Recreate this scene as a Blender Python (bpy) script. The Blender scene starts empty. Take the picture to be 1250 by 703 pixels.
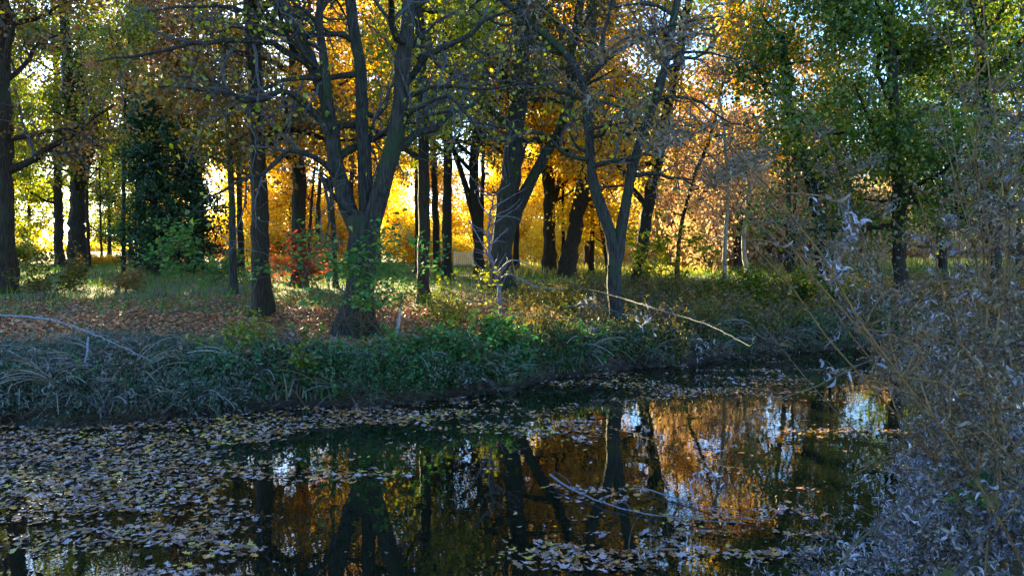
import bpy, math, random
import numpy as np
from mathutils import Vector, noise as mn

R = math.radians
rng = np.random.default_rng(7)
random.seed(7)
scene = bpy.context.scene
COL = scene.collection

# ------------------------------------------------------------------ camera
F = 962.0; CAMZ = 2.8; PITCH = math.atan(51.5 / F)
cam_d = bpy.data.cameras.new('camera'); cam = bpy.data.objects.new('camera', cam_d); COL.objects.link(cam)
cam.location = (0, 0, CAMZ); cam.rotation_euler = (math.pi / 2 - PITCH, 0, 0)
cam_d.sensor_width = 36; cam_d.lens = F / 1250 * 36; cam_d.clip_end = 3000; cam_d.clip_start = 0.05
scene.camera = cam
CP, SP = math.cos(PITCH), math.sin(PITCH)

def ray(px, py):
    a = (px - 625) / F; b = -(py - 351.5) / F
    return a, CP + SP * b, -SP + CP * b
def P(px, py, Y):
    a, y, z = ray(px, py); k = Y / y
    return np.array([a * k, Y, CAMZ + z * k])
def W(px, py):
    a, y, z = ray(px, py); k = -CAMZ / z
    return (a * k, y * k)

# ------------------------------------------------------------------ terrain
FAR = sorted([W(*p) for p in [(-500, 540), (0, 523), (150, 518), (300, 503), (420, 498), (520, 490), (620, 476), (690, 462), (745, 452), (800, 448),
              (870, 442), (950, 432), (1050, 424), (1250, 418), (1700, 408)]])
FX = np.array([-60] + [p[0] for p in FAR] + [60]); FY = np.array([9.5] + [p[1] for p in FAR] + [30])
NX = np.array([-60, -8, -3, 0, 1.6, 2.6, 4.0, 6.5, 10, 16, 60.]); NY = np.array([1.0, 2.6, 3.4, 3.9, 4.7, 5.9, 7.0, 8.2, 9.5, 11, 14.])
def sm(t):
    t = np.clip(t, 0, 1); return t * t * (3 - 2 * t)
def far_d(x, y): return y - np.interp(x, FX, FY) - 0.25 * np.sin(x * 2.1) * np.sin(x * 0.7 + 1)
def near_d(x, y): return np.interp(x, NX, NY) - y
def G(x, y):
    x = np.asarray(x, float); y = np.asarray(y, float)
    d = far_d(x, y); dn = near_d(x, y)
    n = 0.05 * np.sin(x * 1.3 + 0.4 * y) * np.sin(y * 1.1 - 0.3 * x) + 0.03 * np.sin(x * 3.1 + y) * np.sin(y * 2.7)
    far = -0.7 + 0.7 * sm(1 + d / 1.5) + 0.5 * sm(d / 0.9) + 0.75 * sm((d - 1.0) / 17) + n * sm(d) + 0.12 * np.sin(x * .13 + 1) * np.sin(y * .09) * sm((d - 8) / 20)
    nea = -0.7 + 0.7 * sm(1 + dn / 1.5) + 1.15 * sm(dn / 1.8) + n * sm(dn)
    return np.maximum(far, nea)
def hit(px, py):
    a, y, z = ray(px, py)
    for Y in np.arange(4, 140, 0.1):
        k = Y / y
        if CAMZ + z * k < float(G(a * k, Y)): return a * k, Y
    return a * 60 / y, 60.

# ------------------------------------------------------------------ mesh builder
class MB:
    def __init__(s): s.v = []; s.f = []; s.n = 0; s.split = None
    def join(s, other):
        'other goes after own faces, with material slot 1'
        s.split = sum(len(f) for f in s.f)
        for v, f in zip(other.v, other.f): s.v.append(v); s.f.append(f + s.n)
        s.n += other.n; return s
    def add(s, V, Fc):
        s.v.append(np.asarray(V, float)); s.f.append(np.asarray(Fc, np.int64) + s.n); s.n += len(V)
    def mesh(s, name, smooth=False):
        m = bpy.data.meshes.new(name)
        if not s.v: return m
        V = np.concatenate(s.v); m.vertices.add(len(V)); m.vertices.foreach_set('co', V.ravel())
        loops = np.concatenate([f.ravel() for f in s.f]); m.loops.add(len(loops)); m.loops.foreach_set('vertex_index', loops.astype(np.int32))
        tot = np.concatenate([np.full(len(f), f.shape[1]) for f in s.f])
        st = np.concatenate([[0], np.cumsum(tot)[:-1]])
        m.polygons.add(len(tot)); m.polygons.foreach_set('loop_start', st.astype(np.int32)); m.polygons.foreach_set('loop_total', tot.astype(np.int32))
        m.polygons.foreach_set('use_smooth', np.full(len(tot), smooth))
        if s.split is not None: mi = np.zeros(len(tot), np.int32); mi[s.split:] = 1; m.polygons.foreach_set('material_index', mi)
        m.update(calc_edges=True)
        return m
    def build(s, name, mat, parent=None, smooth=False):
        m = s.mesh(name, smooth)
        for q in (mat if isinstance(mat, (list, tuple)) else [mat]): m.materials.append(q)
        o = bpy.data.objects.new(name, m); COL.objects.link(o)
        if parent: o.parent = parent
        return o

def tag(o, label=None, cat=None, group=None, kind=None):
    if label: o['label'] = label
    if cat: o['category'] = cat
    if group: o['group'] = group
    if kind: o['kind'] = kind
    return o
def empty(name, loc, label, cat, group=None, rz=0):
    o = bpy.data.objects.new(name, None); COL.objects.link(o); o.location = loc; o.rotation_euler = (0, 0, rz); o.empty_display_size = .2
    return tag(o, label, cat, group)

def tube(mb, pts, rad, sides=6, lump=0.0, flare=None):
    pts = np.asarray(pts, float); rad = np.asarray(rad, float); n = len(pts)
    t = np.gradient(pts, axis=0); t /= np.linalg.norm(t, axis=1)[:, None] + 1e-9
    ref = np.array([0.0, 1, 0]) if abs(t[0][1]) < .8 else np.array([1.0, 0, 0])
    a = np.cross(t, ref); a /= np.linalg.norm(a, axis=1)[:, None] + 1e-9
    b = np.cross(t, a)
    an = np.linspace(0, 2 * math.pi, sides, endpoint=False)
    rr = np.repeat(rad[:, None], sides, 1)
    if lump:
        ph = rng.uniform(0, 6, 3)
        for i in range(n):
            for j in range(sides):
                rr[i, j] *= 1 + lump * (mn.noise(Vector((math.cos(an[j]) * 1.6 + ph[0], math.sin(an[j]) * 1.6 + ph[1], pts[i][2] * 1.1))) + .5 * math.sin(3 * an[j] + ph[2] + pts[i][2] * .4) * .5)
    if flare is not None:
        k, lobes = flare; ph = rng.uniform(0, 6)
        h = pts[:, 2] - pts[0, 2]
        rr *= 1 + k * np.exp(-(h - .3) / (rad[0] * 1.5))[:, None] * (0.75 + .55 * np.sin(lobes * an + ph)[None, :])
    V = pts[:, None, :] + rr[:, :, None] * (np.cos(an)[None, :, None] * a[:, None, :] + np.sin(an)[None, :, None] * b[:, None, :])
    i = np.arange(n - 1)[:, None] * sides; j = np.arange(sides)[None, :]; j2 = (j + 1) % sides
    Fc = np.stack([i + j, i + j2, i + sides + j2, i + sides + j], -1).reshape(-1, 4)
    mb.add(V.reshape(-1, 3), Fc)

def smooth_path(pts, step):
    pts = np.asarray(pts, float); P0 = np.vstack([2 * pts[0] - pts[1], pts, 2 * pts[-1] - pts[-2]])
    out = []
    for i in range(1, len(P0) - 2):
        n = max(2, int(np.linalg.norm(P0[i + 1] - P0[i]) / step))
        for k in range(n):
            t = k / n; a, b, c, d = P0[i - 1], P0[i], P0[i + 1], P0[i + 2]
            out.append(.5 * (2 * b + (c - a) * t + (2 * a - 5 * b + 4 * c - d) * t * t + (3 * b - a - 3 * c + d) * t ** 3))
    out.append(pts[-1]); return np.array(out)

def rand_rot(n, tilt=None):
    """n random rotation matrices; tilt (radians) keeps the local z near world z"""
    if tilt is None:
        q = rng.normal(size=(n, 4)); q /= np.linalg.norm(q, axis=1)[:, None]
        w, x, y, z = q.T
        return np.stack([np.stack([1-2*(y*y+z*z), 2*(x*y-w*z), 2*(x*z+w*y)], -1), np.stack([2*(x*y+w*z), 1-2*(x*x+z*z), 2*(y*z-w*x)], -1), np.stack([2*(x*z-w*y), 2*(y*z+w*x), 1-2*(x*x+y*y)], -1)], 1)
    yaw = rng.uniform(0, 2*math.pi, n); tx = rng.normal(0, tilt, n); ty = rng.normal(0, tilt, n)
    M = np.zeros((n, 3, 3)); c, s = np.cos(yaw), np.sin(yaw)
    Z = np.stack([tx, ty, np.ones(n)], 1); Z /= np.linalg.norm(Z, axis=1)[:, None]
    X = np.stack([c, s, np.zeros(n)], 1); X -= Z * (X * Z).sum(1)[:, None]; X /= np.linalg.norm(X, axis=1)[:, None]
    M[:, :, 0] = X; M[:, :, 1] = np.cross(Z, X); M[:, :, 2] = Z
    return M
def scatter(mb, temps, pos, rot, scl):
    pos = np.asarray(pos); n = len(pos)
    if n == 0: return
    pick = rng.integers(0, len(temps), n); scl = np.broadcast_to(scl, (n,))
    for k, (TV, TF) in enumerate(temps):
        m = pick == k; c = int(m.sum())
        if not c: continue
        V = np.einsum('nij,vj->nvi', rot[m], TV) * scl[m][:, None, None] + pos[m][:, None, :]
        Fs = (TF[None] + (np.arange(c) * len(TV))[:, None, None]).reshape(-1, TF.shape[1])
        mb.add(V.reshape(-1, 3), Fs)

# leaf templates, unit length along +x
def T_leaf(w=.32, fold=.12, droop=.1):
    return (np.array([[0, 0, 0], [.45, w, fold], [1, 0, -droop], [.5, -w, fold]]), np.array([[0, 1, 2, 3]]))
LEAF = [T_leaf(.34, .12, .1), T_leaf(.42, .2, .25), T_leaf(.3, -.1, .2), T_leaf(.4, .05, -.1)]
def T_hex(w=.3):      # broader two-quad leaf
    return (np.array([[0, 0, 0], [.3, w, .08], [.75, w * .7, .02], [1.0, 0, -.12], [.75, -w * .7, .03], [.3, -w, .1]]), np.array([[0, 1, 2, 5], [5, 2, 3, 4]]))
HEX = [T_hex(.3), T_hex(.38), T_hex(.24)]
def T_curl(seed):     # dead curled strip leaf, four quads
    r = np.random.default_rng(seed); n = 6; V = []; p = np.zeros(3); ang = r.uniform(-.4, .4); k = r.uniform(.35, 1.0) * r.choice([-1, 1]); tw = r.uniform(-.5, .5)
    for i in range(n):
        t = i / (n - 1); w = .095 * math.sin(math.pi * (0.08 + .88 * t)) ** .7 * r.uniform(.75, 1.2)
        s = np.array([math.sin(tw * i) * math.sin(ang), math.cos(tw * i), math.sin(tw * i) * math.cos(ang)])
        V += [p + s * w, p - s * w]
        p = p + np.array([math.cos(ang), 0, math.sin(ang)]) / (n - 1); ang += k * r.uniform(.4, 1.4)
    return (np.array(V), np.array([[2*i, 2*i+2, 2*i+3, 2*i+1] for i in range(n - 1)]))
CURL = [T_curl(s) for s in range(10)]
def T_blade(bend):
    V = []; 
    for i in range(5):
        t = i / 4; w = .04 * (1 - t ** 2 * .95)
        V += [[bend * t * t, w, t * (1 - .3 * bend * t)], [bend * t * t, -w, t * (1 - .3 * bend * t)]]
    return (np.array(V), np.array([[2*i, 2*i+2, 2*i+3, 2*i+1] for i in range(4)]))
BLADE = [T_blade(b) for b in (.1, .3, .55, .8)]
def lobed(seed):      # maple-like fallen leaf outline, one ngon fan centre
    r = np.random.default_rng(seed); n = 14; V = []; asp = r.uniform(.95, 1.45); cv = r.uniform(-.35, .8); cw = r.uniform(-.3, .6)
    for i in range(n):
        a = 2 * math.pi * i / n; rad = (.5 if i % 2 == 0 else r.uniform(.22, .38)) * r.uniform(.65, 1.1)
        x, y = rad * math.cos(a) * asp, rad * math.sin(a) / asp
        V.append([x, y, cv * x * x + cw * y * y + r.uniform(0, .05)])
    V.append([0, 0, 0])
    return (np.array(V), np.array([[i, (i + 1) % n, n] for i in range(n)]))
LOBED = [lobed(s) for s in range(14)]

# ------------------------------------------------------------------ materials
def newmat(name):
    m = bpy.data.materials.new(name); m.use_nodes = True; nt = m.node_tree; nt.nodes.clear()
    return m, nt, nt.nodes, nt.links
def ramp(nodes, cols, interp='LINEAR'):
    r = nodes.new('ShaderNodeValToRGB'); e = r.color_ramp; e.interpolation = interp
    while len(e.elements) < len(cols): e.elements.new(0.5)
    for i, c in enumerate(cols):
        e.elements[i].position = i / max(1, len(cols) - 1) if interp == 'LINEAR' else i / len(cols); e.elements[i].color = (*c, 1)
    return r
def leafmat(name, cols, tr=.5, gloss=.05, rough=.4, objrand=False):
    m, nt, N, L = newmat(name)
    out = N.new('ShaderNodeOutputMaterial')
    if objrand: src = N.new('ShaderNodeObjectInfo'); s = src.outputs['Random']
    else: src = N.new('ShaderNodeNewGeometry'); s = src.outputs['Random Per Island']
    rp = ramp(N, cols); 
    tc = N.new('ShaderNodeTexCoord'); nz = N.new('ShaderNodeTexNoise'); nz.inputs['Scale'].default_value = .55; nz.inputs['Detail'].default_value = 2
    L.new(tc.outputs['Object'], nz.inputs['Vector'])
    mx = N.new('ShaderNodeMath'); mx.operation = 'MULTIPLY_ADD'; mx.inputs[1].default_value = 1.3; mx.inputs[2].default_value = -.65
    L.new(nz.outputs[0], mx.inputs[0])
    ad = N.new('ShaderNodeMath'); ad.operation = 'ADD'; ad.use_clamp = True; L.new(s, ad.inputs[0]); L.new(mx.outputs[0], ad.inputs[1])
    L.new(ad.outputs[0], rp.inputs[0])
    d = N.new('ShaderNodeBsdfDiffuse'); t = N.new('ShaderNodeBsdfTranslucent'); g = N.new('ShaderNodeBsdfGlossy'); g.inputs['Roughness'].default_value = rough
    L.new(rp.outputs[0], d.inputs[0]); L.new(rp.outputs[0], t.inputs[0])
    a = N.new('ShaderNodeMixShader'); a.inputs[0].default_value = tr; L.new(d.outputs[0], a.inputs[1]); L.new(t.outputs[0], a.inputs[2])
    b = N.new('ShaderNodeMixShader'); b.inputs[0].default_value = gloss; L.new(a.outputs[0], b.inputs[1]); L.new(g.outputs[0], b.inputs[2])
    L.new(b.outputs[0], out.inputs[0]); return m
def barkmat(name, c1, c2, c3, scale=6):
    m, nt, N, L = newmat(name); out = N.new('ShaderNodeOutputMaterial'); p = N.new('ShaderNodeBsdfPrincipled'); p.inputs['Roughness'].default_value = .75
    p.inputs['Specular IOR Level'].default_value = .35
    tc = N.new('ShaderNodeTexCoord'); mp = N.new('ShaderNodeMapping'); mp.inputs['Scale'].default_value = (1, 1, .16)
    L.new(tc.outputs['Object'], mp.inputs[0])
    n1 = N.new('ShaderNodeTexNoise'); n1.inputs['Scale'].default_value = scale * 3; n1.inputs['Detail'].default_value = 8; n1.inputs['Roughness'].default_value = .65; L.new(mp.outputs[0], n1.inputs['Vector'])
    v = N.new('ShaderNodeTexVoronoi'); v.inputs['Scale'].default_value = scale * 4; L.new(mp.outputs[0], v.inputs['Vector'])
    n2 = N.new('ShaderNodeTexNoise'); n2.inputs['Scale'].default_value = 1.3; n2.inputs['Detail'].default_value = 4; L.new(tc.outputs['Object'], n2.inputs['Vector'])
    r = ramp(N, [c1, c2, c2]); r.color_ramp.elements[0].position = .38; r.color_ramp.elements[1].position = .62; L.new(n1.outputs[0], r.inputs[0])
    mr = N.new('ShaderNodeMapRange'); mr.inputs[1].default_value = .5; mr.inputs[2].default_value = .65; L.new(n2.outputs[0], mr.inputs[0])
    mx = N.new('ShaderNodeMixRGB'); mx.inputs[2].default_value = (*c3, 1); L.new(mr.outputs[0], mx.inputs[0]); L.new(r.outputs[0], mx.inputs[1])
    L.new(mx.outputs[0], p.inputs['Base Color'])
    mm = N.new('ShaderNodeMath'); mm.operation = 'ADD'; L.new(n1.outputs[0], mm.inputs[0]); L.new(v.outputs[0], mm.inputs[1])
    b = N.new('ShaderNodeBump'); b.inputs['Strength'].default_value = 1.0; b.inputs['Distance'].default_value = .06; L.new(mm.outputs[0], b.inputs['Height']); L.new(b.outputs[0], p.inputs['Normal'])
    L.new(p.outputs[0], out.inputs[0]); return m

M = {}
M['bark_grey'] = barkmat('bark_grey', (.006, .006, .005), (.052, .048, .040), (.022, .040, .014))
M['bark_dark'] = barkmat('bark_dark', (.004, .003, .002), (.026, .018, .011), (.012, .020, .006))
M['bark_brown'] = barkmat('bark_brown', (.006, .004, .002), (.045, .028, .014), (.018, .024, .008))
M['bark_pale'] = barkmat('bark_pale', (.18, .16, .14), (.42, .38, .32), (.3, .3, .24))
M['twig_grey'] = barkmat('twig_grey', (.035, .035, .04), (.18, .17, .20), (.12, .13, .12), 12)
M['dead_white'] = barkmat('dead_white', (.20, .20, .24), (.48, .47, .53), (.34, .34, .40), 10)
M['arch'] = barkmat('arch', (.14, .10, .06), (.36, .27, .17), (.26, .19, .11), 14)
M['white'] = barkmat('white', (.70, .70, .72), (.85, .85, .88), (.78, .78, .82), 10)
M['cream'] = barkmat('cream', (.62, .58, .36), (.78, .72, .46), (.7, .66, .4), 4)
M['stem_straw'] = barkmat('stem_straw', (.18, .09, .03), (.44, .26, .10), (.28, .16, .06), 14)
M['twig_pale'] = barkmat('twig_pale', (.10, .10, .13), (.34, .33, .42), (.2, .2, .26), 12)
M['stem_tan'] = barkmat('stem_tan', (.10, .06, .03), (.28, .19, .09), (.18, .14, .07), 14)
M['gold'] = leafmat('gold', [(.88, .52, .006), (.96, .68, .012), (.85, .42, .005), (.96, .78, .03), (.60, .50, .01)], .6)
M['farwood'] = leafmat('farwood', [(.80, .45, .008), (.45, .45, .02), (.85, .58, .02), (.70, .32, .01)], .6)
M['redleaf'] = leafmat('redleaf', [(.22, .03, .015), (.38, .08, .015), (.14, .02, .012)], .5)
M['orange'] = leafmat('orange', [(.70, .30, .004), (.85, .46, .006), (.88, .58, .010), (.50, .17, .005)], .55)
M['yellowgreen'] = leafmat('yellowgreen', [(.14, .22, .006), (.38, .36, .008), (.05, .13, .006), (.62, .50, .01)], .55)
M['olive'] = leafmat('olive', [(.07, .075, .006), (.20, .14, .008), (.03, .075, .006), (.38, .18, .008)], .5)
M['green'] = leafmat('green', [(.025, .08, .004), (.07, .16, .006), (.15, .21, .006), (.32, .28, .01)], .5)
M['vivid_green'] = leafmat('vivid_green', [(.03, .13, .03), (.05, .24, .04), (.10, .30, .05), (.26, .34, .05), (.04, .18, .05)], .5)
M['evergreen'] = leafmat('evergreen', [(.006, .03, .010), (.012, .055, .014), (.022, .08, .015)], .2)
M['rust'] = leafmat('rust', [(.32, .13, .05), (.45, .22, .08), (.26, .12, .06), (.52, .30, .12)], .45)
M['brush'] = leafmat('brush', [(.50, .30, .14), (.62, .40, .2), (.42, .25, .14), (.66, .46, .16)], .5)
M['brownleaf'] = leafmat('brownleaf', [(.16, .07, .015), (.34, .16, .02), (.08, .06, .02), (.48, .28, .02)], .45)
M['deadleaf'] = leafmat('deadleaf', [(.04, .035, .045), (.24, .23, .30), (.03, .025, .025), (.56, .55, .70), (.16, .11, .07), (.05, .09, .05)], .25, .08)
M['deadbrown'] = leafmat('deadbrown', [(.11, .055, .02), (.22, .12, .05), (.05, .03, .02), (.32, .25, .19), (.07, .08, .02), (.16, .13, .12)], .3, .06)
M['stalk'] = leafmat('stalk', [(.12, .085, .04), (.22, .16, .09), (.24, .23, .25), (.09, .07, .04)], .0)
M['wet'] = leafmat('wet', [(.05, .03, .018), (.09, .055, .03), (.03, .02, .012), (.16, .10, .06)], .0, .05)
M['paleleaf'] = leafmat('paleleaf', [(.30, .29, .36), (.62, .62, .76), (.16, .15, .18), (.45, .44, .54)], .3, .08)
M['weed_grey'] = leafmat('weed_grey', [(.015, .04, .015), (.06, .10, .05), (.02, .03, .01), (.14, .11, .04), (.25, .26, .25), (.03, .08, .015), (.06, .13, .08)], .3, .06)
M['weed_green'] = leafmat('weed_green', [(.02, .12, .03), (.04, .20, .06), (.10, .18, .03), (.14, .13, .04), (.04, .08, .02), (.08, .2, .12)], .4)
M['grass'] = leafmat('grass', [(.03, .15, .004), (.09, .22, .006), (.20, .20, .012), (.03, .08, .006)], .45)
M['drygrass_lit_tone'] = leafmat('drygrass_lit_tone', [(.55, .46, .05), (.66, .56, .08), (.2, .2, .04), (.14, .2, .03)], .5)  # dry grass, its colour raised to paint sunlight on the far ground
M['litter'] = leafmat('litter', [(.42, .15, .055), (.62, .25, .10), (.18, .07, .035), (.66, .38, .20), (.58, .15, .03)], .1, .06)
M['float'] = leafmat('float', [(.30, .13, .035), (.48, .26, .10), (.11, .055, .03), (.38, .27, .28), (.56, .42, .42), (.75, .28, .02), (.30, .15, .07), (.18, .10, .06), (.65, .45, .06)], .05, .08, .35)
M['float_obj'] = leafmat('float_obj', [(.30, .13, .035), (.48, .26, .10), (.11, .055, .03), (.38, .27, .28), (.56, .42, .42), (.75, .24, .02), (.18, .10, .06)], .05, .08, .35, objrand=True)

def ground_mat():
    m, nt, N, L = newmat('ground'); out = N.new('ShaderNodeOutputMaterial'); p = N.new('ShaderNodeBsdfPrincipled'); p.inputs['Roughness'].default_value = .95
    g = N.new('ShaderNodeNewGeometry')
    n = N.new('ShaderNodeTexNoise'); n.inputs['Scale'].default_value = 1.2; n.inputs['Detail'].default_value = 8; L.new(g.outputs['Position'], n.inputs['Vector'])
    v = N.new('ShaderNodeTexVoronoi'); v.inputs['Scale'].default_value = 9; L.new(g.outputs['Position'], v.inputs['Vector'])
    r1 = ramp(N, [(.05, .035, .02), (.12, .075, .04), (.20, .10, .05)]); L.new(v.outputs['Color'], r1.inputs[0])
    r2 = ramp(N, [(.035, .045, .015), (.10, .12, .03), (.15, .13, .04)]); L.new(n.outputs[0], r2.inputs[0])
    mr = N.new('ShaderNodeMapRange'); mr.inputs[1].default_value = .42; mr.inputs[2].default_value = .58; L.new(n.outputs[0], mr.inputs[0])
    mx = N.new('ShaderNodeMixRGB'); L.new(mr.outputs[0], mx.inputs[0]); L.new(r1.outputs[0], mx.inputs[1]); L.new(r2.outputs[0], mx.inputs[2])
    sx = N.new('ShaderNodeSeparateXYZ'); L.new(g.outputs['Position'], sx.inputs[0])
    mz = N.new('ShaderNodeMapRange'); mz.inputs[1].default_value = .0; mz.inputs[2].default_value = .35; L.new(sx.outputs[2], mz.inputs[0])
    mu = N.new('ShaderNodeMixRGB'); mu.inputs[1].default_value = (.008, .006, .004, 1); L.new(mz.outputs[0], mu.inputs[0]); L.new(mx.outputs[0], mu.inputs[2])
    L.new(mu.outputs[0], p.inputs['Base Color'])
    b = N.new('ShaderNodeBump'); b.inputs['Strength'].default_value = .8; b.inputs['Distance'].default_value = .05; L.new(v.outputs[0], b.inputs['Height']); L.new(b.outputs[0], p.inputs['Normal'])
    L.new(p.outputs[0], out.inputs[0]); return m
def water_mat():
    m, nt, N, L = newmat('pond_water'); out = N.new('ShaderNodeOutputMaterial')
    g = N.new('ShaderNodeNewGeometry'); n = N.new('ShaderNodeTexNoise'); n.inputs['Scale'].default_value = 3.0; n.inputs['Detail'].default_value = 3
    L.new(g.outputs['Position'], n.inputs['Vector'])
    b = N.new('ShaderNodeBump'); b.inputs['Strength'].default_value = .2; b.inputs['Distance'].default_value = .006; L.new(n.outputs[0], b.inputs['Height'])
    d = N.new('ShaderNodeBsdfDiffuse'); d.inputs[0].default_value = (.006, .008, .004, 1)
    gl = N.new('ShaderNodeBsdfGlossy'); gl.inputs['Roughness'].default_value = .012; gl.inputs[0].default_value = (.95, .97, 1, 1); L.new(b.outputs[0], gl.inputs['Normal'])
    fr = N.new('ShaderNodeFresnel'); fr.inputs[0].default_value = 1.8; L.new(b.outputs[0], fr.inputs['Normal'])
    mx = N.new('ShaderNodeMixShader'); L.new(fr.outputs[0], mx.inputs[0]); L.new(d.outputs[0], mx.inputs[1]); L.new(gl.outputs[0], mx.inputs[2])
    L.new(mx.outputs[0], out.inputs[0]); return m

# ------------------------------------------------------------------ ground & water
def axis(segs):
    out = []
    for a, b, s in segs: out += list(np.arange(a, b, s))
    return np.array(out + [segs[-1][1]])
xs = axis([(-900, -120, 60), (-120, -40, 4), (-40, -16, 1), (-16, 26, .3), (26, 50, 1), (50, 120, 5), (120, 900, 60)])
ys = axis([(-60, -6, 6), (-6, 30, .3), (30, 60, 1), (60, 140, 4), (140, 1200, 60)])
XX, YY = np.meshgrid(xs, ys); ZZ = G(XX, YY)
nx, ny = len(xs), len(ys); mb = MB()
i = (np.arange(ny - 1)[:, None] * nx + np.arange(nx - 1)[None, :]).ravel()
mb.add(np.stack([XX.ravel(), YY.ravel(), ZZ.ravel()], 1), np.stack([i, i + 1, i + nx + 1, i + nx], 1))
tag(mb.build('ground', ground_mat(), smooth=True), 'leaf strewn woodland ground sloping to the pond', kind='structure')
mb = MB(); mb.add([[-60, -2, 0], [60, -2, 0], [60, 40, 0], [-60, 40, 0]], [[0, 1, 2, 3]])
tag(mb.build('water', water_mat()), 'still dark pond water reflecting the autumn trees', kind='structure')

# ------------------------------------------------------------------ trees
def wander(start, d, L, n, w, up):
    d = d / np.linalg.norm(d); pts = [np.array(start, float)]; s = L / n
    for k in range(n):
        d = d + rng.normal(0, w, 3); d[2] += up; d /= np.linalg.norm(d); pts.append(pts[-1] + d * s)
    return np.array(pts)
SIDES = {1: 7, 2: 4, 3: 3}
def grow(bm, tm, leafpts, start, d, L, r, lvl, cfg):
    n = {1: 8, 2: 6, 3: 4}[lvl]
    pts = wander(start, d, L, n, cfg.get('w', .22), cfg['up'] * (1 if lvl == 1 else .5))
    if pts[-1][2] < cfg.get('zmin', .8): return
    rad = r * np.linspace(1, .25, n + 1)
    tube(bm if lvl == 1 else tm, pts, np.maximum(rad, .006 * cfg['tw']), SIDES[lvl])
    branch_out(bm, tm, leafpts, pts, rad, lvl, L, cfg)
def branch_out(bm, tm, leafpts, pts, rad, lvl, L, cfg):
    if lvl >= cfg.get('maxl', 3):
        leafpts.append(pts[1:]); return
    if lvl == 2: leafpts.append(pts[3:])
    nc = cfg['n'][lvl]
    seg = np.gradient(pts, axis=0)
    for k in range(nc):
        t = (k + rng.uniform(.1, .9)) / nc; t = .2 + .8 * t
        i = min(len(pts) - 1, int(t * (len(pts) - 1))); d0 = seg[i] / np.linalg.norm(seg[i])
        side = np.cross(d0, rng.normal(size=3)); side /= np.linalg.norm(side)
        d = d0 * rng.uniform(.3, .9) + side * rng.uniform(.6, 1.1)
        grow(bm, tm, leafpts, pts[i], d, L * rng.uniform(.35, .6), max(rad[i] * .6, .008), lvl + 1, cfg)

def make_tree_parts(stems, cfg, origin, limbs_px=()):
    """stems: list of (points, r0, r1); returns trunk, twigs, leaves builders in local space"""
    tr, tw, lf = MB(), MB(), MB(); leafpts = []
    o = np.array(origin, float)
    for si, (pts, r0, r1) in enumerate(stems):
        pts = np.asarray(pts) - o
        path = smooth_path(pts, .35 if r0 > .15 else .5)
        path[1:] += rng.normal(0, r0 * .08, (len(path) - 1, 3))
        if si == 0: path = np.vstack([path[0] - [0, 0, .3], path])
        t = np.linspace(0, 1, len(path)); rad = r0 + (r1 - r0) * t ** .85
        tube(tr, path, rad, 14 if r0 > .3 else (10 if r0 > .12 else 6), lump=.22, flare=((.9 if cfg.get('bigflare') else .45), 5) if si == 0 else None)
        H = path[-1][2]; n = cfg['n'][0] if np.isscalar(cfg['n'][0]) else cfg['n'][0][si]
        for k in range(n):
            t0 = cfg['t0'] if np.isscalar(cfg['t0']) else cfg['t0'][si]
            t = t0 + (1 - t0) * ((k + rng.uniform(0, 1)) / n); i = min(len(path) - 1, int(t * (len(path) - 1)))
            az = rng.uniform(0, 2 * math.pi); el = rng.uniform(*cfg.get('el', (-.1, .8)))
            d = np.array([math.cos(az) * math.cos(el), math.sin(az) * math.cos(el), math.sin(el)])
            if cfg.get('bias') is not None: d = d + np.array(cfg['bias'])
            Lk = cfg['L'] * rng.uniform(.6, 1.15) * (1 - .45 * t)
            grow(tr, tw, leafpts, path[i], d, Lk, min(rad[i] * .55, .035 * Lk), 1, cfg)
        # leader keeps branching
        leafpts.append(path[-3:])
    for pts, r0 in limbs_px:
        path = smooth_path(np.asarray(pts) - o, .3); path[1:] += rng.normal(0, .03, (len(path) - 1, 3))
        rad = np.linspace(r0, r0 * .2, len(path)); tube(tr, path, rad, 7)
        c2 = dict(cfg); 
        branch_out(tr, tw, leafpts, path, rad, 1, np.linalg.norm(path[-1] - path[0]), c2)
    if leafpts and cfg['lf'] > 0:
        LP = np.concatenate(leafpts); 
        if cfg.get('lfz'): LP = LP[LP[:, 2] > cfg['lfz']]
        # clump: each twig point keeps or loses its foliage together
        k = np.array([mn.noise(Vector(p * .45 + 7)) for p in LP]); LP = LP[k > cfg.get('gap', -.15)]
        n = cfg['lf']; idx = rng.integers(0, len(LP), n); pos = LP[idx] + rng.normal(0, cfg.get('sp', .28), (n, 3)) * [1, 1, .7]
        sc = cfg['ls'] * rng.uniform(.6, 1.25, n)
        scatter(lf, LEAF, pos, rand_rot(n), sc)
    return tr, tw, lf
def finish_tree(name, label, cat, group, origin, parts, bark, twig, leaf):
    root = empty(name, origin, label, cat, group)
    tr, tw, lf = parts
    tr.build('trunk', M[bark], root, smooth=True)
    if lf.v: lf.join(tw).build('crown', [M[leaf], M[twig]], root)
    elif tw.v: tw.build('branches', M[twig], root)
    return root

def px_stem(pts, Y, r0, r1, top=None, base=True, dy=0.0):
    w = [P(px, py, Y + dy * k) for k, (px, py) in enumerate(pts)]
    if base: w[0][2] = float(G(w[0][0], w[0][1]))
    if top:
        d = w[-1] - w[-2]; d /= np.linalg.norm(d); d[2] = max(d[2], .6)
        while w[-1][2] < top: w.append(w[-1] + (d + rng.normal(0, .08, 3)) * 1.6)
    return (w, r0, r1)
BASE = dict(n=(9, 5, 4), t0=.3, L=4.5, up=.05, tw=1.0, lf=4500, ls=.16, sp=.3)
def cfg(**k): c = dict(BASE); c.update(k); return c

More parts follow.
